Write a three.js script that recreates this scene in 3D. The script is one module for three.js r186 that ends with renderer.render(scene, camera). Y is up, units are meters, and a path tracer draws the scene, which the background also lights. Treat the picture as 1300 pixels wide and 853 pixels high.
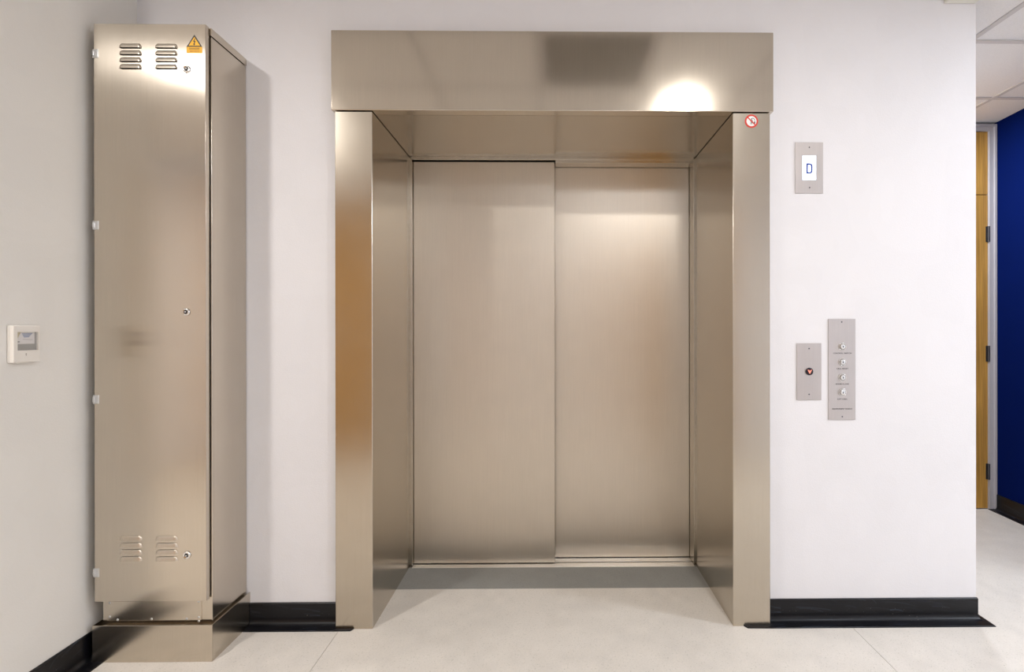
import * as THREE from 'three';
import { RoundedBoxGeometry } from 'three/addons/geometries/RoundedBoxGeometry.js';
import { mergeGeometries } from 'three/addons/utils/BufferGeometryUtils.js';
import { FontLoader } from 'three/addons/loaders/FontLoader.js';
import { TextGeometry } from 'three/addons/geometries/TextGeometry.js';
import { RectAreaLightUniformsLib } from 'three/addons/lights/RectAreaLightUniformsLib.js';

// ---------------------------------------------------------------- camera, exposure, main lights
const W = 1300, H = 853, F = 687.99, PPX = 708.46, PPY = 418.69;   // focal length and principal point (shifted lens) in pixels
const scene = new THREE.Scene();
scene.background = new THREE.Color(0x000000);
const camera = new THREE.PerspectiveCamera(2 * Math.atan(H / 2 / F) * 180 / Math.PI, W / H, 0.05, 60);
camera.position.set(0, 1.1469, 2.1226);
camera.quaternion.setFromRotationMatrix(new THREE.Matrix4().makeBasis(
  new THREE.Vector3(0.999925, -0.00094, 0.012194), new THREE.Vector3(0.00095, 0.999999, -0.000832), new THREE.Vector3(-0.012193, 0.000844, 0.999925)));
camera.setViewOffset(W, H, W / 2 - PPX, H / 2 - PPY, W, H);
camera.updateProjectionMatrix();
const renderer = new THREE.WebGLRenderer({ antialias: true });
renderer.toneMapping = THREE.LinearToneMapping;
renderer.toneMappingExposure = 1.33;
renderer.shadowMap.enabled = true;
RectAreaLightUniformsLib.init();
const LAMP_NITS = 370, LAMP_SIDE = 0.12;
const WARM = new THREE.Color().setRGB(1.0, 0.962, 0.925), COOL = new THREE.Color().setRGB(0.91, 0.98, 1.09);
const CEIL = 2.55, CEIL_SIDE = 2.4518;                               // lobby ceiling, side corridor ceiling
// recessed downlights, x, ceiling height, z, colour, strength: read from their highlights on the steel and from the shadows of the jambs
const DOWNLIGHTS = [[-1.68, CEIL, 1.42, WARM, 1.12], [0.83, CEIL, 1.42, WARM, 0.68], [-3.97, CEIL, 1.42, WARM, 1.2], [2.2, CEIL_SIDE, 0.66, COOL, 0.25], [2.1, CEIL_SIDE, -0.95, COOL, 0.75]];
const PANELS = [[0.83, CEIL, 2.62, 11], [3.703, CEIL_SIDE, 1.258, 37]];   // light panels in the ceilings behind the camera and of the hall: the soft fill

// ---------------------------------------------------------------- helpers
let seed = 7;
const rnd = () => { seed = (seed * 1664525 + 1013904223) >>> 0; return seed / 4294967296; };
const taken = {};
function numbered(n) { if (!(n in taken)) { taken[n] = 0; return n; } taken[n]++; return `${n}_${String(taken[n]).padStart(3, '0')}`; }
function metreUV(g, ox = 0, oy = 0) {                                // uv in metres, u always runs level on upright faces
  if (g.index) g = g.toNonIndexed();
  const p = g.attributes.position, uv = new Float32Array(p.count * 2);
  const a = new THREE.Vector3(), b = new THREE.Vector3(), c = new THREE.Vector3();
  for (let i = 0; i < p.count; i += 3) {
    a.fromBufferAttribute(p, i); b.fromBufferAttribute(p, i + 1).sub(a); c.fromBufferAttribute(p, i + 2).sub(a);
    const n = b.cross(c), ax = Math.abs(n.x), ay = Math.abs(n.y), az = Math.abs(n.z);
    for (let k = 0; k < 3; k++) {
      const x = p.getX(i + k), y = p.getY(i + k), z = p.getZ(i + k);
      const [u, v] = az >= ax && az >= ay ? [x, y] : ax >= ay ? [z, y] : [x, z];
      uv[2 * (i + k)] = u + ox; uv[2 * (i + k) + 1] = v + oy;
    }
  }
  g.setAttribute('uv', new THREE.BufferAttribute(uv, 2));
  return g;
}
function box(x0, x1, y0, y1, z0, z1, r = 0) {                        // a box between limits, r rounds its edges
  const w = x1 - x0, h = y1 - y0, d = z1 - z0;
  const g = r ? new RoundedBoxGeometry(w, h, d, 2, Math.min(r, w / 2.01, h / 2.01, d / 2.01)) : new THREE.BoxGeometry(w, h, d);
  g.translate((x0 + x1) / 2, (y0 + y1) / 2, (z0 + z1) / 2);
  return metreUV(g);
}
function prism(points, y0, y1) {                                     // outline in x, z (upright prism)
  const s = new THREE.Shape(points.map(([x, z]) => new THREE.Vector2(x, -z)));
  const g = new THREE.ExtrudeGeometry(s, { depth: y1 - y0, bevelEnabled: false });
  g.rotateX(-Math.PI / 2); g.translate(0, y0, 0);
  return metreUV(g);
}
function disc(r, d, x, y, z, seg = 28) { const g = new THREE.CylinderGeometry(r, r, d, seg); g.rotateX(Math.PI / 2); g.translate(x, y, z + d / 2); return metreUV(g); }
const join = list => mergeGeometries(list.map(g => { const q = g.index ? g.toNonIndexed() : g; for (const k of Object.keys(q.attributes)) if (!['position', 'normal', 'uv'].includes(k)) q.deleteAttribute(k); return q; }));
function mesh(name, g, m, parent, label) {
  const o = new THREE.Mesh(Array.isArray(g) ? (g.length > 1 ? join(g) : g[0]) : g, m);
  o.castShadow = o.receiveShadow = true;
  o.name = parent && !parent.isScene ? name : numbered(name);
  if (label) o.userData.label = label;
  (parent || scene).add(o);
  return o;
}
function thing(name, label, category, [x, y, z] = [0, 0, 0], group) {
  const o = new THREE.Group(); o.name = numbered(name); o.position.set(x, y, z); scene.add(o);
  o.userData = { label, category }; if (group) o.userData.group = group;
  return o;
}
function structure(name, label, category) {
  const o = new THREE.Group(); o.name = name; scene.add(o);
  o.userData = { kind: 'structure' }; if (label) o.userData.label = label; if (category) o.userData.category = category;
  return o;
}
function structMesh(name, g, m, label, category) { const o = mesh(name, g, m); o.userData = { kind: 'structure', label, category }; return o; }

// ---------------------------------------------------------------- procedural textures
function noiseGrid(n, cellsX, cellsY) {                              // tileable smooth value noise, n x n in 0..1
  const v = new Float32Array(cellsX * cellsY).map(rnd), out = new Float32Array(n * n), s = t => t * t * (3 - 2 * t);
  for (let y = 0; y < n; y++) for (let x = 0; x < n; x++) {
    const fx = x / n * cellsX, fy = y / n * cellsY, ix = Math.floor(fx), iy = Math.floor(fy), tx = s(fx - ix), ty = s(fy - iy);
    const at = (i, j) => v[((j + cellsY) % cellsY) * cellsX + (i % cellsX)];
    out[y * n + x] = (at(ix, iy) * (1 - tx) + at(ix + 1, iy) * tx) * (1 - ty) + (at(ix, iy + 1) * (1 - tx) + at(ix + 1, iy + 1) * tx) * ty;
  }
  return out;
}
function dataTex(n, fn, srgb, metres = 1) {
  const d = new Uint8Array(n * n * 4);
  for (let i = 0; i < n * n; i++) { const c = fn(i); for (let k = 0; k < 3; k++) d[4 * i + k] = Math.max(0, Math.min(255, Math.round(255 * c[k]))); d[4 * i + 3] = 255; }
  const t = new THREE.DataTexture(d, n, n, THREE.RGBAFormat);
  t.wrapS = t.wrapT = THREE.RepeatWrapping; t.magFilter = THREE.LinearFilter; t.minFilter = THREE.LinearMipmapLinearFilter; t.generateMipmaps = true;
  if (srgb) t.colorSpace = THREE.SRGBColorSpace;
  t.repeat.set(1 / metres, 1 / metres); t.needsUpdate = true;
  return t;
}
const N = 512;
const brushA = noiseGrid(N, 256, 4), brushB = noiseGrid(N, 512, 9), cloud = noiseGrid(N, 5, 5), cloud2 = noiseGrid(N, 17, 13), fine = noiseGrid(N, 256, 256);
const steelColour = dataTex(N, i => { const k = 0.975 + 0.006 * (brushA[i] - 0.5) + 0.018 * (brushB[i] - 0.5) + 0.012 * (cloud2[i] - 0.5); return [k, k, k]; }, true, 0.8);
const steelRough = dataTex(N, i => { const k = 0.93 + 0.03 * (brushB[i] - 0.5) + 0.06 * (cloud[i] - 0.5) + 0.04 * (cloud2[i] - 0.5); return [k, k, k]; }, false, 0.8);
const speck = new Float32Array(N * N).fill(0);
for (let k = 0; k < 5200; k++) {                                     // chips in the vinyl
  const x = Math.floor(rnd() * N), y = Math.floor(rnd() * N), s = rnd() < 0.62 ? -1 : 1, a = s * (0.35 + 0.65 * rnd());
  for (const [dx, dy] of rnd() < 0.5 ? [[0, 0]] : [[0, 0], [1, 0], [0, 1]]) speck[((y + dy) % N) * N + (x + dx) % N] = a;
}
const floorColour = dataTex(N, i => { const k = 0.95 + 0.035 * (cloud2[i] - 0.5) + 0.03 * (fine[i] - 0.5) + (speck[i] < 0 ? 0.16 : 0.05) * speck[i]; return [k, k * (1 - 0.006 * speck[i]), k * (1 + 0.02 * speck[i])]; }, true, 0.75);
const floorRough = dataTex(N, i => { const k = 0.85 + 0.2 * (cloud[i] - 0.5) + 0.1 * (cloud2[i] - 0.5); return [k, k, k]; }, false, 1.7);
const paintColour = dataTex(N, i => { const k = 0.982 + 0.012 * (cloud[i] - 0.5) + 0.014 * (cloud2[i] - 0.5); return [k, k, k]; }, true, 1.6);
const paintBump = dataTex(N, i => [fine[i], fine[i], fine[i]], false, 0.6);
const tileColour = dataTex(N, i => { const k = 0.97 + 0.03 * (fine[i] - 0.5) + (speck[i] < -0.75 ? -0.08 : 0); return [k, k, k]; }, true, 0.6);
const grain = noiseGrid(N, 90, 3), grain2 = noiseGrid(N, 240, 8);
const woodColour = dataTex(N, i => { const k = 0.88 + 0.12 * (grain[i] - 0.5) + 0.1 * (grain2[i] - 0.5) + 0.1 * (cloud[i] - 0.5); return [k, k * (0.99 + 0.02 * grain[i]), k * (0.94 + 0.06 * grain2[i])]; }, true, 0.7);

// ---------------------------------------------------------------- materials (linear base colours)
const lin = (r, g, b) => new THREE.Color().setRGB(r, g, b);
const std = o => new THREE.MeshStandardMaterial(o);
const steel = (rough, aniso, c = [0.655, 0.59, 0.50]) => new THREE.MeshPhysicalMaterial({ color: lin(...c), metalness: 1, roughness: rough, anisotropy: aniso, map: steelColour, roughnessMap: steelRough });
const M = {
  door: steel(0.40, 0.3), frame: steel(0.23, 0, [0.57, 0.515, 0.435]), louvre: steel(0.34, 0), header: steel(0.15, 0.1), cabinet: steel(0.20, 0.9), plate: steel(0.40, 0.3, [0.62, 0.58, 0.56]),
  chrome: std({ color: lin(0.78, 0.77, 0.75), metalness: 1, roughness: 0.16 }),
  zinc: std({ color: lin(0.72, 0.73, 0.74), metalness: 1, roughness: 0.28 }),
  aluminium: new THREE.MeshPhysicalMaterial({ color: lin(0.90, 0.88, 0.84), metalness: 1, roughness: 0.34, map: steelColour }),
  black: std({ color: lin(0.012, 0.012, 0.013), roughness: 0.5 }),
  gap: std({ color: lin(0.06, 0.05, 0.04), roughness: 0.9 }),
  shaft: std({ color: lin(0.03, 0.03, 0.03), roughness: 0.9 }),
  white: std({ color: lin(0.835, 0.825, 0.845), roughness: 0.75, map: paintColour, bumpMap: paintBump, bumpScale: 0.0002 }),
  cream_paint: std({ color: lin(0.845, 0.82, 0.775), roughness: 0.75, map: paintColour, bumpMap: paintBump, bumpScale: 0.0002 }),
  blue: new THREE.MeshPhysicalMaterial({ color: lin(0.0015, 0.009, 0.09), roughness: 1.0, specularIntensity: 0.08, map: paintColour }),
  vinyl: std({ color: lin(0.83, 0.78, 0.71), roughness: 0.5, map: floorColour, roughnessMap: floorRough }),
  subfloor: std({ color: lin(0.30, 0.27, 0.23), roughness: 0.9 }),
  greyVinyl: std({ color: lin(0.32, 0.32, 0.30), roughness: 0.6, map: floorColour }),
  tile: std({ color: lin(0.86, 0.845, 0.83), roughness: 0.95, map: tileColour }),
  tbar: std({ color: lin(0.60, 0.575, 0.565), roughness: 0.6 }),
  wood: std({ color: lin(0.70, 0.375, 0.085), roughness: 0.45, map: woodColour }),
  doorframe: std({ color: lin(0.50, 0.48, 0.49), roughness: 0.5 }),
  hinge: std({ color: lin(0.10, 0.10, 0.11), metalness: 0.8, roughness: 0.4 }),
  cream: std({ color: lin(0.84, 0.80, 0.74), roughness: 0.45 }),
  vent: std({ color: lin(0.64, 0.62, 0.59), roughness: 0.7 }),
  bezel: std({ color: lin(0.42, 0.50, 0.66), roughness: 0.4 }),
  trim: std({ color: lin(0.80, 0.77, 0.70), roughness: 0.6 }),
};

// scuffed black skirting: scratches, rubbed arcs and specks of wall paint
function canvas(w, h, draw) { const c = document.createElement('canvas'); c.width = w; c.height = h; draw(c.getContext('2d'), w, h); const t = new THREE.CanvasTexture(c); t.colorSpace = THREE.SRGBColorSpace; return t; }
const scuffs = canvas(1024, 128, (x, w, h) => {
  x.fillStyle = '#131317'; x.fillRect(0, 0, w, h);
  for (let k = 0; k < 46; k++) {
    x.strokeStyle = `rgba(96,112,138,${0.07 + 0.18 * rnd()})`; x.lineWidth = 1 + 5 * rnd();
    const px = rnd() * w, py = rnd() * h * 0.7, l = 40 + 120 * rnd();
    x.beginPath(); x.moveTo(px, py); x.quadraticCurveTo(px + l * 0.6, py - 10 + 12 * rnd(), px + l, py + 28 * rnd()); x.stroke();
  }
  for (let k = 0; k < 60; k++) { x.fillStyle = `rgba(205,198,182,${0.15 + 0.5 * rnd()})`; const s = 0.8 + 1.8 * rnd(); x.fillRect(rnd() * w, h * (0.55 + 0.4 * rnd()), s, s); }
});
scuffs.wrapS = scuffs.wrapT = THREE.RepeatWrapping; scuffs.repeat.set(1 / 0.9, 1 / 0.115);
M.skirting = new THREE.MeshPhysicalMaterial({ color: lin(0.95, 0.95, 0.95), roughness: 0.3, specularIntensity: 0.6, map: scuffs });

// ---------------------------------------------------------------- plan of the place (metres; the lift wall is z = 0, +z towards the camera)
const LW = -1.606, WX = 1.6785, ZF = -1.2835, ZB = 3.0, XL = -4.6, XR = 2.825, XH = 4.6;
const HY0 = 1.9833, HY1 = 2.2881;                                    // lift header
const RV0 = -0.6862, RV1 = 0.7012;                                   // faces of the lift reveals

// floor: sheets of vinyl with butted seams on a screed
{
  const f = structure('floor', 'speckled beige vinyl floor laid in wide sheets', 'floor');
  mesh('screed', box(XL - 0.2, XH + 0.2, -0.12, -0.0035, -1.5, ZB + 0.2), M.subfloor, f);
  const xs = [XL - 0.2, -2.78, -0.811, 1.156, 3.12, XH + 0.2];
  for (let k = 0; k < 5; k++) {
    const x0 = xs[k] + 0.0009, x1 = xs[k + 1] - 0.0009;
    // the middle sheets end at the grey strip inside the lift opening
    if (k === 2) {
      mesh('vinyl_sheet', prism([[x0, ZB + 0.2], [x1, ZB + 0.2], [x1, -0.005], [RV1 + 0.01, -0.005], [RV1 + 0.01, -0.2755], [RV0 - 0.01, -0.277], [RV0 - 0.01, -0.005], [x0, -0.005]], -0.0035, 0), M.vinyl, f);
    } else mesh('vinyl_sheet', box(x0, x1, -0.0035, 0, k === 3 ? -1.5 : -0.005, ZB + 0.2), M.vinyl, f);
  }
  mesh('threshold_strip', prism([[RV0 - 0.01, -0.278], [RV1 + 0.01, -0.2765], [RV1 + 0.01, -0.489], [RV0 - 0.01, -0.489]], -0.0035, 0.0003), M.greyVinyl, f, 'grey vinyl strip across the lift threshold');
}
// the wall round the lift, one block with the opening, and the block behind it that lines the side corridor
{
  const s = new THREE.Shape();
  [[-1.76, 0], [-0.712, 0], [-0.712, 2.0], [0.727, 2.0], [0.727, 0], [WX, 0], [WX, 2.6], [-1.76, 2.6]].forEach(([x, y], i) => i ? s.lineTo(x, y) : s.moveTo(x, y));
  const g = new THREE.ExtrudeGeometry(s, { depth: 0.66, bevelEnabled: false }); g.translate(0, 0, -0.66);
  structMesh('wall_back', metreUV(g), M.white, 'white painted wall round the lift opening', 'wall');
  structMesh('wall_shaft', [box(1.25, WX, 0, 2.6, ZF - 0.15, -0.66), box(-0.9, 1.25, 0, 2.6, -0.80, -0.66)], M.white, 'white corridor side of the lift shaft', 'wall');
}
structMesh('wall_left', box(LW - 0.154, LW, 0, 2.6, 0, 0.58), M.cream_paint, 'cream painted wall beside the steel cabinet', 'wall');
structMesh('wall_corridor', box(XL, LW - 0.154, 0, 2.6, 0.43, 0.58), M.white, 'white wall of the corridor behind the cabinet corner', 'wall');
structMesh('wall_end', box(XL - 0.15, XL, 0, 2.6, 0.43, ZB), M.white, 'white end wall of the corridor', 'wall');
{
  const s = new THREE.Shape(), top = 2.442;                          // with openings for the timber doors
  [[XL - 0.15, 0], [-2.751, 0], [-2.751, top], [-1.349, top], [-1.349, 0], [0.679, 0], [0.679, top], [1.641, top], [1.641, 0], [XH + 0.15, 0], [XH + 0.15, 2.6], [XL - 0.15, 2.6]].forEach(([x, y], i) => i ? s.lineTo(x, y) : s.moveTo(x, y));
  const g = new THREE.ExtrudeGeometry(s, { depth: 0.15, bevelEnabled: false }); g.translate(0, 0, ZB);
  structMesh('wall_front', metreUV(g), M.white, 'white wall facing the lift', 'wall');
}
structMesh('wall_hall', [box(2.72, XH + 0.15, 0, 2.6, 0.0, 0.12), box(XH, XH + 0.15, 0, 2.6, 0.12, ZB)], M.white, 'white walls of the hall past the blue wall', 'wall');
structMesh('wall_far', [box(WX, 3.1, 0, 2.6, ZF - 0.22, ZF - 0.08), box(WX, 1.80, 0, 2.6, ZF - 0.08, ZF)], M.white, 'white wall round the timber corridor door', 'wall');
const blueTurn = -0.075;
{
  const g = structure('wall_right', 'dark blue painted corridor wall', 'wall');
  g.position.set(XR, 0, ZF); g.rotation.y = blueTurn;
  mesh('blue_face', box(0, 0.15, 0, 2.6, -0.2, 1.40), M.blue, g);
}
// suspended ceilings: T bars with a tile in every field
function ceiling(name, label, y, xs, zs, skip = []) {
  const c = structure(name, label, 'ceiling');
  const X0 = xs[0], X1 = xs[xs.length - 1], Z0 = zs[0], Z1 = zs[zs.length - 1], b = 0.012;
  mesh('soffit_slab', box(X0, X1, y + 0.06, y + 0.2, Z0, Z1), M.white, c);
  for (const x of xs.slice(1, -1)) mesh('ceiling_bar', box(x - b, x + b, y, y + 0.03, Z0, Z1), M.tbar, c);
  for (const z of zs.slice(1, -1)) for (let i = 0; i + 1 < xs.length; i++) mesh('ceiling_bar', box(xs[i] + (i ? b : 0), xs[i + 1] - (i + 2 < xs.length ? b : 0), y, y + 0.03, z - b, z + b), M.tbar, c);
  for (let i = 0; i + 1 < xs.length; i++) for (let j = 0; j + 1 < zs.length; j++) {
    if (skip.some(([a, d]) => a > xs[i] && a < xs[i + 1] && d > zs[j] && d < zs[j + 1])) continue;
    mesh('ceiling_tile', box(xs[i] + (i ? b : 0.002), xs[i + 1] - (i + 2 < xs.length ? b : 0.002), y + 0.006, y + 0.03, zs[j] + (j ? b : 0.002), zs[j + 1] - (j + 2 < zs.length ? b : 0.002)), M.tile, c);
  }
}
const steps = (a, b, from, step = 0.6) => { const r = [a]; for (let v = from; v < b - 0.03; v += step) if (v > a + 0.03) r.push(v); r.push(b); return r; };
ceiling('ceiling', 'white tiled ceiling of the lift lobby', CEIL, steps(XL, WX - 0.02, -4.27), steps(0, ZB, 0.52), [[0.23, 0.8]]);
ceiling('ceiling_corridor', 'white tiled ceiling of the side corridor', CEIL_SIDE, steps(WX + 0.001, XH, 1.9031), steps(ZF - 0.08, ZB, ZF - 0.08 + 0.4419));
structMesh('trim_2', box(WX - 0.019, WX, CEIL_SIDE - 0.002, 2.75, 0, ZB), M.white, 'white upstand between the two ceiling levels', 'trim');
structMesh('trim_1', box(1.549, 1.6735, 2.4305, 2.545, 0.0005, 0.035, 0.004), M.trim, 'cream casing at the top of the wall corner', 'trim');

// ---------------------------------------------------------------- skirtings, sit-on cove profile: upright, hollow curve, flat toe
function coveProfile(h, toe) {                                       // (distance from wall, height)
  const p = [[0.0005, 0], [toe, 0], [toe, 0.0025], [toe - 0.002, 0.004]];
  for (let k = 0; k <= 8; k++) { const a = k / 8 * Math.PI / 2, r = 0.018; p.push([0.0065 + r - r * Math.sin(a), 0.0045 + r - r * Math.cos(a)]); }
  p.push([0.0065, h - 0.003], [0.004, h], [0.0005, h]);
  return p;
}
function cove(path, h, toe) {                                        // path: list of [x, z, outward x, outward z] with mitred outward vectors
  const prof = coveProfile(h, toe), pos = [];
  const at = (i, [d, y]) => [path[i][0] + path[i][2] * d, y, path[i][1] + path[i][3] * d];
  for (let i = 0; i + 1 < path.length; i++) for (let k = 0; k < prof.length; k++) {
    const a = prof[k], b = prof[(k + 1) % prof.length];
    const A = at(i, a), B = at(i + 1, a), C = at(i + 1, b), D = at(i, b);
    pos.push(...A, ...C, ...B, ...A, ...D, ...C);
  }
  for (const [i, flip] of [[0, 1], [path.length - 1, 0]]) {
    const f = THREE.ShapeUtils.triangulateShape(prof.map(([d, y]) => new THREE.Vector2(d, y)), []);
    for (const t of f) for (const k of flip ? t : [t[0], t[2], t[1]]) pos.push(...at(i, prof[k]));
  }
  const g = new THREE.BufferGeometry(); g.setAttribute('position', new THREE.Float32BufferAttribute(pos, 3));
  g.computeVertexNormals();
  return metreUV(g);
}
const toeStrip = pts => prism(pts, 0, 0.0045);
structMesh('baseboard_right', [cove([[0.846, 0, 0, 1], [WX, 0, 0.55, 1], [WX, -0.9, 0.55, 0]], 0.0862, 0.058), toeStrip([[0.752, 0.0555], [0.846, 0.058], [0.846, 0.0395], [0.742, 0.0395]])], M.skirting, 'scuffed black cove skirting between the lift frame and the corridor', 'skirting');
structMesh('baseboard_back', [cove([[-1.1715, 0, 0, 1], [-0.829, 0, 0, 1]], 0.0855, 0.055), toeStrip([[-0.829, 0.055], [-0.766, 0.0545], [-0.757, 0.0395], [-0.829, 0.0395]])], M.skirting, 'short black cove skirting between the cabinet and the lift frame', 'skirting');
structMesh('baseboard_left', cove([[LW, 0.58, 1, 0], [LW, 0.0, 1, 0]], 0.097, 0.06), M.skirting, 'black cove skirting along the wall beside the cabinet', 'skirting');
{
  const g = structure('baseboard_corridor', 'black cove skirting along the blue wall', 'skirting');
  g.position.set(XR, 0, ZF); g.rotation.y = blueTurn;
  mesh('cove_strip', cove([[-0.0005, 1.40, -1, 0], [-0.0005, 0.0, -1, 0]], 0.10, 0.05), M.skirting, g);
}

// ---------------------------------------------------------------- lift frame
{
  const t = thing('lift_frame', 'brushed steel surround of the lift with deep reveals and wide header', 'door frame');
  mesh('header', box(-0.8383, 0.855, HY0, HY1, 0.0006, 0.0477, 0.0022), M.header, t, 'wide smooth steel header panel');
  const jamb = (x0, x1, rv, s) => {                                  // L section: front flange with folded edges and the reveal
    const c = 0.0015, zf = 0.0385, o = s < 0 ? x0 : x1, back = s < 0 ? rv - 0.024 : rv + 0.024;
    const pts = [[o, 0.0008], [o, zf - c], [o - s * c, zf], [rv + s * c, zf], [rv, zf - c], [rv, -0.506], [back, -0.506], [back, 0.0008]];
    return prism(s < 0 ? pts : pts.slice().reverse(), 0, HY0 - 0.0032);
  };
  mesh('jamb', jamb(-0.8278, 0, RV0, -1), M.frame, t);
  mesh('jamb', jamb(0, 0.8451, RV1, 1), M.frame, t);
  mesh('soffit', box(RV0 + 0.0014, RV1 - 0.0014, HY0, HY0 + 0.012, -0.506, 0.0004), M.frame, t);
  mesh('soffit_backing', box(RV0 - 0.02, RV1 + 0.02, HY0 + 0.0125, HY0 + 0.0155, -0.66, 0.0), M.gap, t);
  // narrow uprights and head strip that the door leaves run behind
  mesh('post', box(RV0 - 0.02, -0.6735, 0.001, HY0 - 0.001, -0.66, -0.5075, 0.0015), M.frame, t);
  mesh('post', box(0.6925, RV1 + 0.02, 0.001, HY0 - 0.001, -0.66, -0.5075, 0.0015), M.frame, t);
  mesh('head_strip', [box(-0.6735, 0.6925, 1.9695, HY0 + 0.012, -0.522, -0.5075, 0.0012), box(0.020, 0.6925, 1.957, 1.9695, -0.585, -0.512)], M.frame, t);
  mesh('shaft_lining', [box(RV0 - 0.02, RV1 + 0.02, 0, HY0 + 0.0125, -0.6595, -0.652), box(-0.68, 0.69, 1.985, 1.994, -0.652, -0.508)], M.shaft, t);
}
// door leaves, the fast one runs in front of the slow one
{
  const a = thing('lift_door', 'brushed steel lift door leaf that overlaps in front of its neighbour', 'door', [-0.331, 0.005, -0.541], 'sliding leaves of the lift door');
  mesh('panel', box(-0.3415, 0.3472, 0, 1.9610, -0.011, 0.011, 0.0018), M.door, a);
  mesh('bottom_guide', box(-0.26, 0.26, -0.007, 0, -0.004, 0.004), M.black, a);
  const b = thing('lift_door', 'brushed steel lift door leaf set back behind the overlapping leaf', 'door', [0.345, 0.005, -0.605], 'sliding leaves of the lift door');
  mesh('panel', box(-0.359, 0.3465, 0, 1.9680, -0.0135, 0.0138, 0.0018), M.door, b);
  mesh('bottom_guide', box(-0.26, 0.26, -0.007, 0, -0.004, 0.004), M.black, b);
}
{
  const t = thing('lift_sill', 'grooved aluminium sill under the lift doors', 'sill');
  const rail = (z0, z1, y = 0.0018) => box(-0.6725, 0.6915, -0.004, y, z0, z1, 0.0008);
  mesh('base_plate', box(-0.6725, 0.6915, -0.012, -0.004, -0.650, -0.489), M.aluminium, t);
  for (const [z0, z1] of [[-0.503, -0.489], [-0.517, -0.5045], [-0.534, -0.5185], [-0.566, -0.548], [-0.583, -0.5675], [-0.598, -0.5845], [-0.650, -0.612]]) mesh('rib', rail(z0, z1), M.aluminium, t);
}

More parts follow.
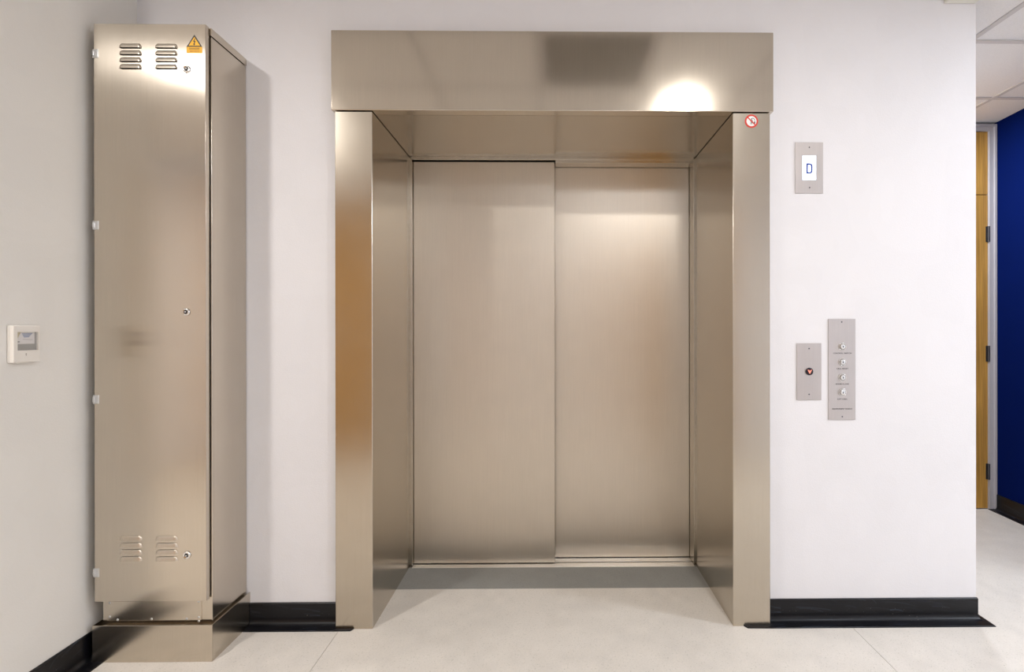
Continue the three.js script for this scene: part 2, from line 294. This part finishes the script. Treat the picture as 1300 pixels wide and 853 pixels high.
// ---------------------------------------------------------------- control cabinet
{
  const X0 = -1.5705, X1 = -1.1835, ZC = 0.2417, ZBODY = 0.2165, YB = 0.2121, YT = 2.1982;
  const t = thing('control_cabinet', 'tall narrow brushed steel control cabinet standing on a plinth by the wall', 'cabinet', [X0, 0, 0.001]);
  const B = (x0, x1, y0, y1, z0, z1, r) => { const g = box(x0, x1, y0, y1, z0, z1, r); g.translate(-X0, 0, -0.001); return g; };
  const put = (g) => { g.translate(-X0, 0, -0.001); return g; };
  mesh('body', [B(X0 + 0.010, X1 - 0.0015, 0.118, YT - 0.030, 0.002, ZBODY, 0.003), B(X0 + 0.008, X1 - 0.0005, 0.118, YT - 0.031, ZBODY - 0.006, ZBODY + 0.001, 0.002)], M.cabinet, t);
  mesh('top_cover', B(X0 + 0.006, X1 + 0.0005, YT - 0.0275, YT - 0.001, 0.0015, ZBODY + 0.003, 0.002), M.cabinet, t);
  // plinth: a sheet steel tray with the cabinet standing in it
  const px0 = -1.5835, px1 = -1.1727, zp = 0.2374, py = 0.1268;
  mesh('plinth', [B(px0, px1, 0, py, zp - 0.0025, zp, 0.001), B(px1 - 0.0025, px1, 0, py, 0.001, zp - 0.0025), B(px0, px0 + 0.0025, 0, py, 0.001, zp - 0.0025),
    B(px0 + 0.0025, px1 - 0.0025, 0.112, 0.1145, 0.002, zp - 0.0025)], M.cabinet, t);
  // cover plate under the door
  const cp = mesh('cover_plate', B(-1.546, -1.221, 0.1275, 0.205, ZBODY + 0.0005, ZBODY + 0.003, 0.0008), M.cabinet, t);
  for (const [x, y] of [[-1.537, 0.197], [-1.537, 0.149], [-1.510, 0.138], [-1.393, 0.140], [-1.272, 0.140], [-1.230, 0.200], [-1.230, 0.145], [-1.230, 0.131]]) {
    const g = new THREE.SphereGeometry(0.0042, 12, 6, 0, Math.PI * 2, 0, Math.PI / 2); g.rotateX(Math.PI / 2); g.scale(1, 1, 0.55); g.translate(x, y, ZBODY + 0.003);
    mesh('screw', put(metreUV(g)), M.zinc, cp);
  }
  // the door, a folded tray
  const XD = X1 - 0.0065;
  const d = mesh('door', [B(X0, XD, YB, YT, ZC - 0.0025, ZC, 0.0012), B(XD - 0.0025, XD, YB, YT, ZBODY + 0.006, ZC - 0.002), B(X0, X0 + 0.0025, YB, YT, ZBODY + 0.006, ZC - 0.002),
    B(X0 + 0.0025, XD - 0.0025, YT - 0.0025, YT, ZBODY + 0.006, ZC - 0.002), B(X0 + 0.0025, XD - 0.0025, YB, YB + 0.0025, ZBODY + 0.006, ZC - 0.002)], M.cabinet, t);
  mesh('door_seal', B(X0 + 0.014, XD - 0.004, YB + 0.01, YT - 0.034, ZBODY + 0.001, ZBODY + 0.0058), M.black, t);
  // pressed louvres
  const louvre = (() => {
    const w = 0.0765, h = 0.0155, dep = 0.0066, nu = 18, nv = 9, pos = [];
    const P = (i, j) => {
      const u = i / nu * 2 - 1, v = (j / nv) ** 1.8, e = Math.min(1, (1 - Math.abs(u)) / 0.24), top = h * (1 - 0.8 * Math.pow(1 - e, 2.2));   // rounded shoulders
      const y = h * 0 + top * (1 - v), q = Math.sin(Math.acos(1 - v) > Math.PI / 2 ? Math.PI / 2 : Math.acos(1 - v));
      return [u * w / 2, y, dep * q * Math.sqrt(Math.max(0, 1 - Math.pow(1 - e, 3)))];
    };
    for (let i = 0; i < nu; i++) for (let j = 0; j < nv; j++) { const a = P(i, j), b = P(i, j + 1), c = P(i + 1, j + 1), e = P(i + 1, j); pos.push(...a, ...b, ...c, ...a, ...c, ...e); }
    const g = new THREE.BufferGeometry(); g.setAttribute('position', new THREE.Float32BufferAttribute(pos, 3));
    const n = new Float32Array(pos.length), idx = new Map();           // smooth normals
    const key = k => `${pos[k].toFixed(5)},${pos[k + 1].toFixed(5)},${pos[k + 2].toFixed(5)}`;
    g.computeVertexNormals(); const fn = g.attributes.normal.array;
    for (let k = 0; k < pos.length; k += 3) { const q = idx.get(key(k)) || [0, 0, 0]; for (let m = 0; m < 3; m++) q[m] += fn[k + m]; idx.set(key(k), q); }
    for (let k = 0; k < pos.length; k += 3) { const q = idx.get(key(k)), l = Math.hypot(...q) || 1; for (let m = 0; m < 3; m++) n[k + m] = q[m] / l; }
    g.setAttribute('normal', new THREE.BufferAttribute(n, 3));
    return metreUV(g);
  })();
  const slot = box(-0.034, 0.034, 0.0002, 0.0032, 0, 0.0056);
  for (const [x, y0] of [[-1.4446, 2.1150], [-1.3226, 2.1150], [-1.4466, 0.4235], [-1.3245, 0.4225]]) for (let k = 0; k < 4; k++) {
    const l = mesh('louvre', louvre, M.louvre, d); l.position.set(x - X0, y0 - k * 0.0236, ZC - 0.001);
    const s = mesh('louvre_slot', slot, M.black, d); s.position.copy(l.position);
  }
  // quarter turn locks and hinge tabs
  for (const [x, y] of [[-1.2528, 2.0428], [-1.2567, 1.2081], [-1.2553, 0.3713]]) {
    const pr = [[0, 0], [0.0135, 0], [0.0135, 0.0015], [0.012, 0.0045], [0.0085, 0.0065], [0.0075, 0.0035], [0, 0.0035]].map(([r, h]) => new THREE.Vector2(r, h));
    const g = new THREE.LatheGeometry(pr, 26); g.rotateX(Math.PI / 2); g.translate(x, y, ZC);
    mesh('lock', put(metreUV(g)), M.chrome, d);
    mesh('lock_recess', put(disc(0.0068, 0.0006, x, y, ZC + 0.0034)), M.black, d);
    const b = new THREE.CylinderGeometry(0.0036, 0.0042, 0.004, 3); b.rotateX(Math.PI / 2); b.translate(x + 0.0008, y, ZC + 0.0055);
    mesh('lock_key', put(metreUV(b)), M.chrome, d);
  }
  for (const y of [2.0953, 1.5058, 0.9079, 0.3123]) {
    const g = [B(X0 - 0.0045, X0 + 0.0165, y - 0.015, y + 0.015, ZC - 0.012, ZC + 0.0012, 0.001), B(X0 - 0.003, X0 + 0.0035, y - 0.008, y + 0.008, ZC, ZC + 0.0048, 0.0012), B(X0 + 0.011, X0 + 0.016, y - 0.0145, y + 0.0145, ZC, ZC + 0.0026, 0.001)];
    mesh('hinge', g, M.zinc, d);
  }
  // warning label: triangle over a caption plate
  const lw = 0.053, lh = 0.0634, lx = -1.254, ly = 2.0988;
  const print = canvas(424, 507, (c, w, h) => {
    const k = w / 53;
    c.fillStyle = '#f0b400'; c.fillRect(0, 0, w, h);
    const tri = (m, col) => { c.fillStyle = col; c.beginPath(); c.moveTo(26.5 * k, m * k * 1.15); c.lineTo((53 - m * 1.0) * k, (42 - m * 0.55) * k); c.lineTo(m * k, (42 - m * 0.55) * k); c.closePath(); c.fill(); };
    c.fillStyle = '#1a1510'; c.fillRect(0, 0, w, 42 * k); tri(6.6, '#f4b800');
    c.fillStyle = '#1a1510'; c.beginPath();
    [[28, 13], [21.5, 25], [26, 24.4], [24, 31.5], [22, 31], [25, 38], [29.5, 32.6], [27.2, 32.2], [31, 21.5], [26.2, 22.2], [30, 13.6]].forEach(([x, y], i) => i ? c.lineTo(x * k, y * k) : c.moveTo(x * k, y * k)); c.fill();
    c.font = `bold ${8.6 * k}px sans-serif`; c.textAlign = 'center'; c.fillStyle = '#3a2208'; c.fillText('DANGER', 26.5 * k, 51.3 * k);
    c.font = `bold ${6.6 * k}px sans-serif`; c.fillStyle = '#a85a10'; c.fillText('400 VOLTS', 26.5 * k, 59.8 * k);
  });
  const s = new THREE.Shape(); const ty = lh * (1 - 42 / 63.4);
  [[0, 0], [lw, 0], [lw, ty], [lw / 2, lh], [0, ty]].forEach(([x, y], i) => i ? s.lineTo(x, y) : s.moveTo(x, y));
  const g = new THREE.ExtrudeGeometry(s, { depth: 0.0004, bevelEnabled: false });
  const p = g.attributes.position, uv = g.attributes.uv;
  for (let i = 0; i < p.count; i++) uv.setXY(i, p.getX(i) / lw, p.getY(i) / lh);
  g.translate(lx, ly, ZC + 0.0001);
  mesh('warning_label', put(g), std({ map: print, roughness: 0.5 }), d, 'yellow electric shock warning label');
}

// ---------------------------------------------------------------- plates on the wall and signs
const font = await new FontLoader().loadAsync('fonts/droid/droid_sans_bold.typeface.json');
function text(str, size, x, y, z, squeeze = 1, depth = 0.0004) {     // centred at x, on the base line y
  const g = new TextGeometry(str, { font, size, depth, curveSegments: 3, bevelEnabled: false }); g.computeBoundingBox();
  g.translate(-(g.boundingBox.min.x + g.boundingBox.max.x) / 2, 0, 0); g.scale(squeeze, 1, 1); g.translate(x, y, z);
  return g;
}
const printInk = std({ color: lin(0.07, 0.065, 0.065), roughness: 0.6 });
function countersunk(t, x, y, z) { mesh('screw', disc(0.0028, 0.0006, x, y, z, 14), M.hinge, t); }
{
  const x = 1.01395, y = 1.78145, t = thing('floor_indicator', 'steel wall plate with a lit white display showing the letter D', 'indicator', [x, y, 0.0008]);
  const w = 0.1107, h = 0.1997;
  mesh('plate', box(-w / 2, w / 2, -h / 2, h / 2, 0, 0.003, 0.0008), M.plate, t);
  mesh('bezel', box(-0.0285, 0.0275, -0.050, 0.0485, 0.0031, 0.0036), M.bezel, t);
  mesh('display', box(-0.0272, 0.0262, -0.0486, 0.0472, 0.0037, 0.0044), std({ color: lin(0.8, 0.85, 0.9), emissive: lin(0.94, 0.98, 1.0), emissiveIntensity: 0.88, roughness: 0.3 }), t, 'lit white display');
  const s = new THREE.Shape(), cw = 0.0125, ch = 0.0205, r = 0.0135;
  s.moveTo(-cw, -ch); s.lineTo(cw - r, -ch); s.quadraticCurveTo(cw, -ch, cw, -ch + r); s.lineTo(cw, ch - r); s.quadraticCurveTo(cw, ch, cw - r, ch); s.lineTo(-cw, ch); s.closePath();
  const o = new THREE.Path(), a = 0.0064, q = 0.008;
  o.moveTo(-cw + a, -ch + a); o.lineTo(-cw + a, ch - a); o.lineTo(cw - a - q / 2, ch - a); o.quadraticCurveTo(cw - a, ch - a, cw - a, ch - a - q); o.lineTo(cw - a, -ch + a + q); o.quadraticCurveTo(cw - a, -ch + a, cw - a - q / 2, -ch + a); o.closePath();
  s.holes.push(o);
  const g = new THREE.ExtrudeGeometry(s, { depth: 0.0004, bevelEnabled: false }); g.translate(0, -0.0035, 0.0044);
  mesh('letter', g, std({ color: lin(0.02, 0.06, 0.36), roughness: 0.5 }), t, 'blue letter D');
  countersunk(t, 0.0005, 0.080, 0.003); countersunk(t, 0.0015, -0.078, 0.003);
}
{
  const x = 1.0129, y = 0.98, t = thing('call_button_plate', 'small steel wall plate with one round black button and red arrow', 'button plate', [x, y, 0.0008]);
  const w = 0.0982, h = 0.223;
  mesh('plate', box(-w / 2, w / 2, -h / 2, h / 2, 0, 0.003, 0.0008), M.plate, t);
  const pr = [[0, 0.0052], [0.0125, 0.0052], [0.0145, 0.004], [0.015, 0.0005], [0.015, 0], [0, 0]].map(([r, k]) => new THREE.Vector2(r, k)).reverse();
  const b = new THREE.LatheGeometry(pr, 32); b.rotateX(Math.PI / 2); b.translate(0.0005, 0.0003, 0.003);
  const btn = mesh('button', metreUV(b), std({ color: lin(0.015, 0.012, 0.022), roughness: 0.25 }), t, 'round black button');
  const s = new THREE.Shape(); [[-0.0085, 0.0068], [-0.0028, 0.0058], [0, 0.0018], [0.0028, 0.0058], [0.0085, 0.0068], [0.0012, -0.0082], [-0.0012, -0.0082]].forEach(([px, py], i) => i ? s.lineTo(px, py) : s.moveTo(px, py));
  const g = new THREE.ExtrudeGeometry(s, { depth: 0.0005, bevelEnabled: false }); g.translate(0.0005, 0.0006, 0.0082);
  mesh('arrow_light', g, std({ color: lin(0.75, 0.25, 0.18), emissive: lin(0.62, 0.14, 0.09), emissiveIntensity: 0.8, roughness: 0.4 }), btn, 'pale red lit down arrow');
  countersunk(t, 0, 0.0905, 0.003); countersunk(t, 0, -0.0895, 0.003);
}
{
  const x = 1.14315, y = 0.98895, t = thing('key_switch_plate', 'tall steel wall plate with a column of four key switches', 'switch plate', [x, y, 0.0008]);
  const w = 0.1077, h = 0.3971;
  mesh('plate', box(-w / 2, w / 2, -h / 2, h / 2, 0, 0.003, 0.0008), M.plate, t);
  const rows = [[0.0890, 'CONTROL SWITCH', 0.0720], [0.0284, 'CALL RESET', 0.0465], [-0.0321, 'DOOR CLOSE', 0.0520], [-0.0911, 'LIFT CALL', 0.0390]];
  for (const [ky, str, tw] of rows) {
    const ring = new THREE.LatheGeometry([[0.0125, 0], [0.0158, 0], [0.0158, 0.0025], [0.0145, 0.0036], [0.0125, 0.0025], [0.0125, 0]].map(([r, k]) => new THREE.Vector2(r, k)), 30);
    ring.rotateX(Math.PI / 2); ring.translate(0.001, ky, 0.003);
    const cyl = new THREE.LatheGeometry([[0, 0.0062], [0.0085, 0.0062], [0.0102, 0.0048], [0.0102, 0], [0, 0]].reverse().map(([r, k]) => new THREE.Vector2(r, k)), 26);
    cyl.rotateX(Math.PI / 2); cyl.translate(0.002, ky, 0.003);
    const k = mesh('key_switch', [metreUV(ring), metreUV(cyl)], M.chrome, t);
    mesh('keyhole', [disc(0.0021, 0.0005, 0.002, ky + 0.001, 0.0092, 12), box(0.0010, 0.0030, ky - 0.0042, ky + 0.001, 0.0092, 0.0097)], M.black, k);
    const g = text(str, 0.0052, 0, 0, 0.003); g.computeBoundingBox(); g.scale(tw / (g.boundingBox.max.x - g.boundingBox.min.x), 1, 1); g.translate(0.0015, ky - 0.0285, 0);
    mesh('lettering', g, printInk, t);
  }
  const g = text('INDEPENDENT SERVICE', 0.0052, 0, 0, 0.003); g.computeBoundingBox(); g.scale(0.079 / (g.boundingBox.max.x - g.boundingBox.min.x), 1, 1); g.translate(0.0005, -0.1585, 0);
  mesh('lettering', g, printInk, t);
  countersunk(t, -0.001, 0.186, 0.003); countersunk(t, 0.001, -0.1865, 0.003);
}
{
  // round prohibition sticker on the jamb: figure and flames crossed out
  const r = 0.0258, art = canvas(512, 512, (c, w) => {
    const k = w / 100; c.fillStyle = '#d8301e'; c.fillRect(0, 0, w, w);
    c.fillStyle = '#f6f4f2'; c.beginPath(); c.arc(50 * k, 50 * k, 38 * k, 0, 7); c.fill();
    c.strokeStyle = c.fillStyle = '#3a3e46'; c.lineWidth = 4 * k; c.lineCap = 'round';
    c.beginPath(); c.arc(51 * k, 33 * k, 4.6 * k, 0, 7); c.fill();
    c.beginPath(); c.moveTo(50 * k, 38 * k); c.lineTo(48 * k, 56 * k); c.lineTo(42 * k, 71 * k); c.moveTo(48 * k, 56 * k); c.lineTo(53 * k, 63 * k); c.lineTo(52 * k, 73 * k); c.moveTo(50 * k, 42 * k); c.lineTo(42 * k, 50 * k); c.moveTo(50 * k, 42 * k); c.lineTo(59 * k, 48 * k); c.stroke();
    c.beginPath(); c.moveTo(56 * k, 27 * k); c.quadraticCurveTo(74 * k, 30 * k, 75 * k, 46 * k); c.stroke();
    c.beginPath(); c.moveTo(70 * k, 72 * k); c.quadraticCurveTo(66 * k, 60 * k, 71 * k, 50 * k); c.quadraticCurveTo(73 * k, 56 * k, 77 * k, 50 * k); c.quadraticCurveTo(80 * k, 62 * k, 75 * k, 72 * k); c.fill();
    c.strokeStyle = '#d8301e'; c.lineWidth = 9 * k; c.beginPath(); c.moveTo(22 * k, 22 * k); c.lineTo(78 * k, 78 * k); c.stroke();
  });
  const g = new THREE.CylinderGeometry(r, r, 0.0004, 40); g.rotateX(Math.PI / 2);
  const p = g.attributes.position; for (let i = 0; i < p.count; i++) g.attributes.uv.setXY(i, 0.5 + p.getX(i) / (2 * r), 0.5 + p.getY(i) / (2 * r));
  const o = mesh('prohibition_sign', g, std({ map: art, roughness: 0.5 })); o.position.set(0.7731, 1.9500, 0.0388);
  o.userData = { label: 'small round red ringed prohibition sticker at the top of the lift jamb', category: 'sign' };
}
{
  // call point on the cream wall, faces +x; built in its own axes: x runs along -z of the room, z out of the wall
  const t = thing('wall_controller', 'small cream plastic wall controller with a grey window and paper label', 'wall controller', [LW + 0.0004, 1.1046, 0.4638]);
  t.rotation.y = Math.PI / 2;
  const cream2 = M.cream, w = 0.0845, h = 0.1115;
  mesh('back_box', box(-w / 2, w / 2, -h / 2, h / 2, 0, 0.0085, 0.002), cream2, t);
  // face plate with a cut window
  const s = new THREE.Shape(); const a = 0.0405, b = 0.0535; s.moveTo(-a, -b); s.lineTo(a, -b); s.lineTo(a, b); s.lineTo(-a, b); s.closePath();
  const o = new THREE.Path(); o.moveTo(-0.0295, -0.0205); o.lineTo(-0.0295, 0.0365); o.lineTo(0.0385, 0.0365); o.lineTo(0.0385, -0.0205); o.closePath(); s.holes.push(o);
  const g = new THREE.ExtrudeGeometry(s, { depth: 0.0085, bevelEnabled: true, bevelSize: 0.0012, bevelThickness: 0.0012, bevelSegments: 2 }); g.translate(0, 0, 0.0098);
  mesh('face_plate', metreUV(g), cream2, t);
  mesh('window', box(-0.0292, 0.0382, -0.0202, 0.0362, 0.0088, 0.0125), std({ color: lin(0.36, 0.35, 0.33), roughness: 0.35 }), t, 'grey window');
  const paper = canvas(256, 160, (c, cw, ch) => {
    c.fillStyle = '#d6d2d0'; c.fillRect(0, 0, cw, ch); c.fillStyle = '#c2b79c'; c.beginPath(); c.moveTo(0, 0); c.lineTo(70, 0); c.lineTo(10, ch * 0.7); c.lineTo(0, ch * 0.7); c.fill();
    c.strokeStyle = '#8f97ad'; c.lineWidth = 11; for (let k = 0; k < 4; k++) { c.beginPath(); c.moveTo(84 + 8 * k, 22 + 15 * k); c.lineTo(226 - 14 * k, 18 + 15 * k); c.stroke(); }
    c.fillStyle = '#8b8784'; c.fillRect(14, 122, 40, 14); c.strokeStyle = '#a8a4a2'; c.lineWidth = 5; c.beginPath(); c.moveTo(96, 96); c.lineTo(232, 104); c.stroke();
  });
  const pg = new THREE.BoxGeometry(0.0585, 0.0355, 0.0006); pg.translate(0.0005, 0.0175, 0.0131);
  mesh('paper_label', pg, std({ map: paper, roughness: 0.8 }), t, 'white paper label with blue writing');
  mesh('key_slot', [disc(0.0018, 0.0003, -0.003, -0.030, 0.0195, 12), box(-0.0037, -0.0023, -0.036, -0.031, 0.0195, 0.0198)], std({ color: lin(0.42, 0.38, 0.33), roughness: 0.6 }), t);
  mesh('bottom_catch', box(-0.031, 0.010, -0.0575, -0.0545, 0.006, 0.0165, 0.0008), cream2, t);
}

// ---------------------------------------------------------------- timber doors: leaf, over panel, painted frame, hinges
function doorSet(name, label, x0, x1, zFace, face, leaves, top) {     // face: +1 opens towards +z, -1 towards -z
  const t = structure(name, label, 'door'); const f = 0.0405, d0 = 0.076;
  t.position.set(0, 0, zFace); t.rotation.y = face > 0 ? 0 : Math.PI;
  const a = face > 0 ? x0 : -x1, b = face > 0 ? x1 : -x0;
  const fr = mesh('door_frame', [box(a, a + f, 0, top, -d0, 0), box(b - f, b, 0, top, -d0, 0), box(a + f, b - f, top - f, top, -d0, 0),
    box(a, a + 0.014, 0, top, 0, 0.011, 0.002), box(b - 0.016, b, 0, top, 0, 0.011, 0.002), box(a + 0.014, b - 0.016, top - 0.016, top, 0, 0.011, 0.002)], M.doorframe, t, 'pale grey painted door frame');
  const n = leaves, w = (b - a - 2 * f) / n;
  for (let k = 0; k < n; k++) {
    const l0 = a + f + k * w + 0.002, l1 = l0 + w - 0.004, right = k === n - 1;
    const lf = mesh('door_leaf', box(l0, l1, 0.006, 2.0, -0.058, -0.014, 0.001), M.wood, t, 'plain timber door leaf');
    mesh('over_panel', box(l0, l1, 2.0045, top - f - 0.002, -0.058, -0.014, 0.001), M.wood, t, 'timber panel over the door leaf');
    const hx = right ? l1 + 0.001 : l0 - 0.001;
    for (const y of [1.7498, 0.99, 0.24]) {
      const c = new THREE.CylinderGeometry(0.0075, 0.0075, 0.1, 14); c.translate(hx, y, -0.006);
      mesh('hinge', [metreUV(c), box(hx - 0.014, hx + 0.010, y - 0.05, y + 0.05, -0.0138, -0.0118)], M.hinge, lf);
    }
    const px = right ? l0 + 0.06 : l1 - 0.06;
    mesh('push_plate', box(px - 0.04, px + 0.04, 0.95, 1.25, -0.0138, -0.0118, 0.0008), M.plate, lf);
  }
}
doorSet('door_1', 'timber corridor door in a pale grey frame beside the blue wall', 1.80, 2.8225, ZF, 1, 1, 2.4445);
// the doors across the lobby, seen as warm patches in the steel
doorSet('door_2', 'pair of timber doors facing the cabinet and lift jamb', -2.75, -1.35, ZB - 0.002, -1, 2, 2.44);
doorSet('door_3', 'single timber door facing the lift doors', 0.68, 1.64, ZB - 0.002, -1, 1, 2.44);
structMesh('door_recess', box(XL, XH, 0, 2.6, ZB + 0.15, ZB + 0.2), M.white, 'rear lining of the wall facing the lift', 'wall');

// ---------------------------------------------------------------- ceiling fittings
function downlight([x, y, z, colour, k], label) {
  const t = thing('ceiling_downlight', label, 'downlight', [x, y, z], 'recessed ceiling downlights');
  const ring = new THREE.LatheGeometry([[0.072, 0.0], [0.092, -0.003], [0.096, -0.001], [0.096, 0.004], [0.072, 0.004]].map(([r, h]) => new THREE.Vector2(r, h)), 36);
  mesh('rim', metreUV(ring), M.trim, t);
  const lens = new THREE.CylinderGeometry(0.072, 0.072, 0.002, 36); lens.translate(0, 0.002, 0);
  mesh('lamp_lens', lens, std({ color: lin(0.8, 0.8, 0.8), emissive: colour, emissiveIntensity: 6, roughness: 0.6 }), t, 'glowing lens');
  const l = new THREE.RectAreaLight(colour, LAMP_NITS * k, LAMP_SIDE, LAMP_SIDE);
  l.position.set(0, -0.006, 0); l.rotation.x = -Math.PI / 2; t.add(l);
}
['round ceiling downlight over the floor before the steel cabinet', 'round ceiling downlight before the lift header', 'round ceiling downlight in the corridor beyond the cabinet', 'round ceiling downlight where the hall meets the side corridor', 'round ceiling downlight before the timber corridor door'].forEach((label, i) => downlight(DOWNLIGHTS[i], label));
PANELS.forEach(([x, y, z, nits], i) => {
  const t = thing('light_panel', ['square white light panel in the ceiling by the wall facing the lift', 'square white light panel in the ceiling of the hall past the blue wall'][i], 'ceiling light', [x, y, z], 'square ceiling light panels');
  mesh('panel_frame', [box(-0.288, 0.288, -0.002, 0.004, -0.288, -0.27), box(-0.288, 0.288, -0.002, 0.004, 0.27, 0.288), box(-0.288, -0.27, -0.002, 0.004, -0.27, 0.27), box(0.27, 0.288, -0.002, 0.004, -0.27, 0.27)], M.trim, t);
  mesh('lamp_diffuser', box(-0.27, 0.27, 0.001, 0.004, -0.27, 0.27), std({ color: lin(0.8, 0.8, 0.8), emissive: COOL, emissiveIntensity: 2, roughness: 0.7 }), t, 'glowing diffuser');
  const l = new THREE.RectAreaLight(COOL, nits, 0.54, 0.54); l.position.set(0, -0.004, 0); l.rotation.x = -Math.PI / 2; t.add(l);
});
{
  const t = thing('ceiling_vent', 'dark square ceiling vent above the lift threshold', 'vent', [0.23, CEIL, 0.82]);
  mesh('vent_frame', [box(-0.286, 0.286, 0, 0.02, -0.286, -0.262), box(-0.286, 0.286, 0, 0.02, 0.262, 0.286), box(-0.286, -0.262, 0, 0.02, -0.262, 0.262), box(0.262, 0.286, 0, 0.02, -0.262, 0.262)], M.tbar, t);
  mesh('duct', box(-0.262, 0.262, 0.03, 0.034, -0.262, 0.262), M.vent, t);
  for (let k = 0; k < 12; k++) mesh('blade', box(-0.262, 0.262, 0.002, 0.024, -0.24 + k * 0.0436 - 0.001, -0.24 + k * 0.0436 + 0.001), M.vent, t);
}

renderer.render(scene, camera);
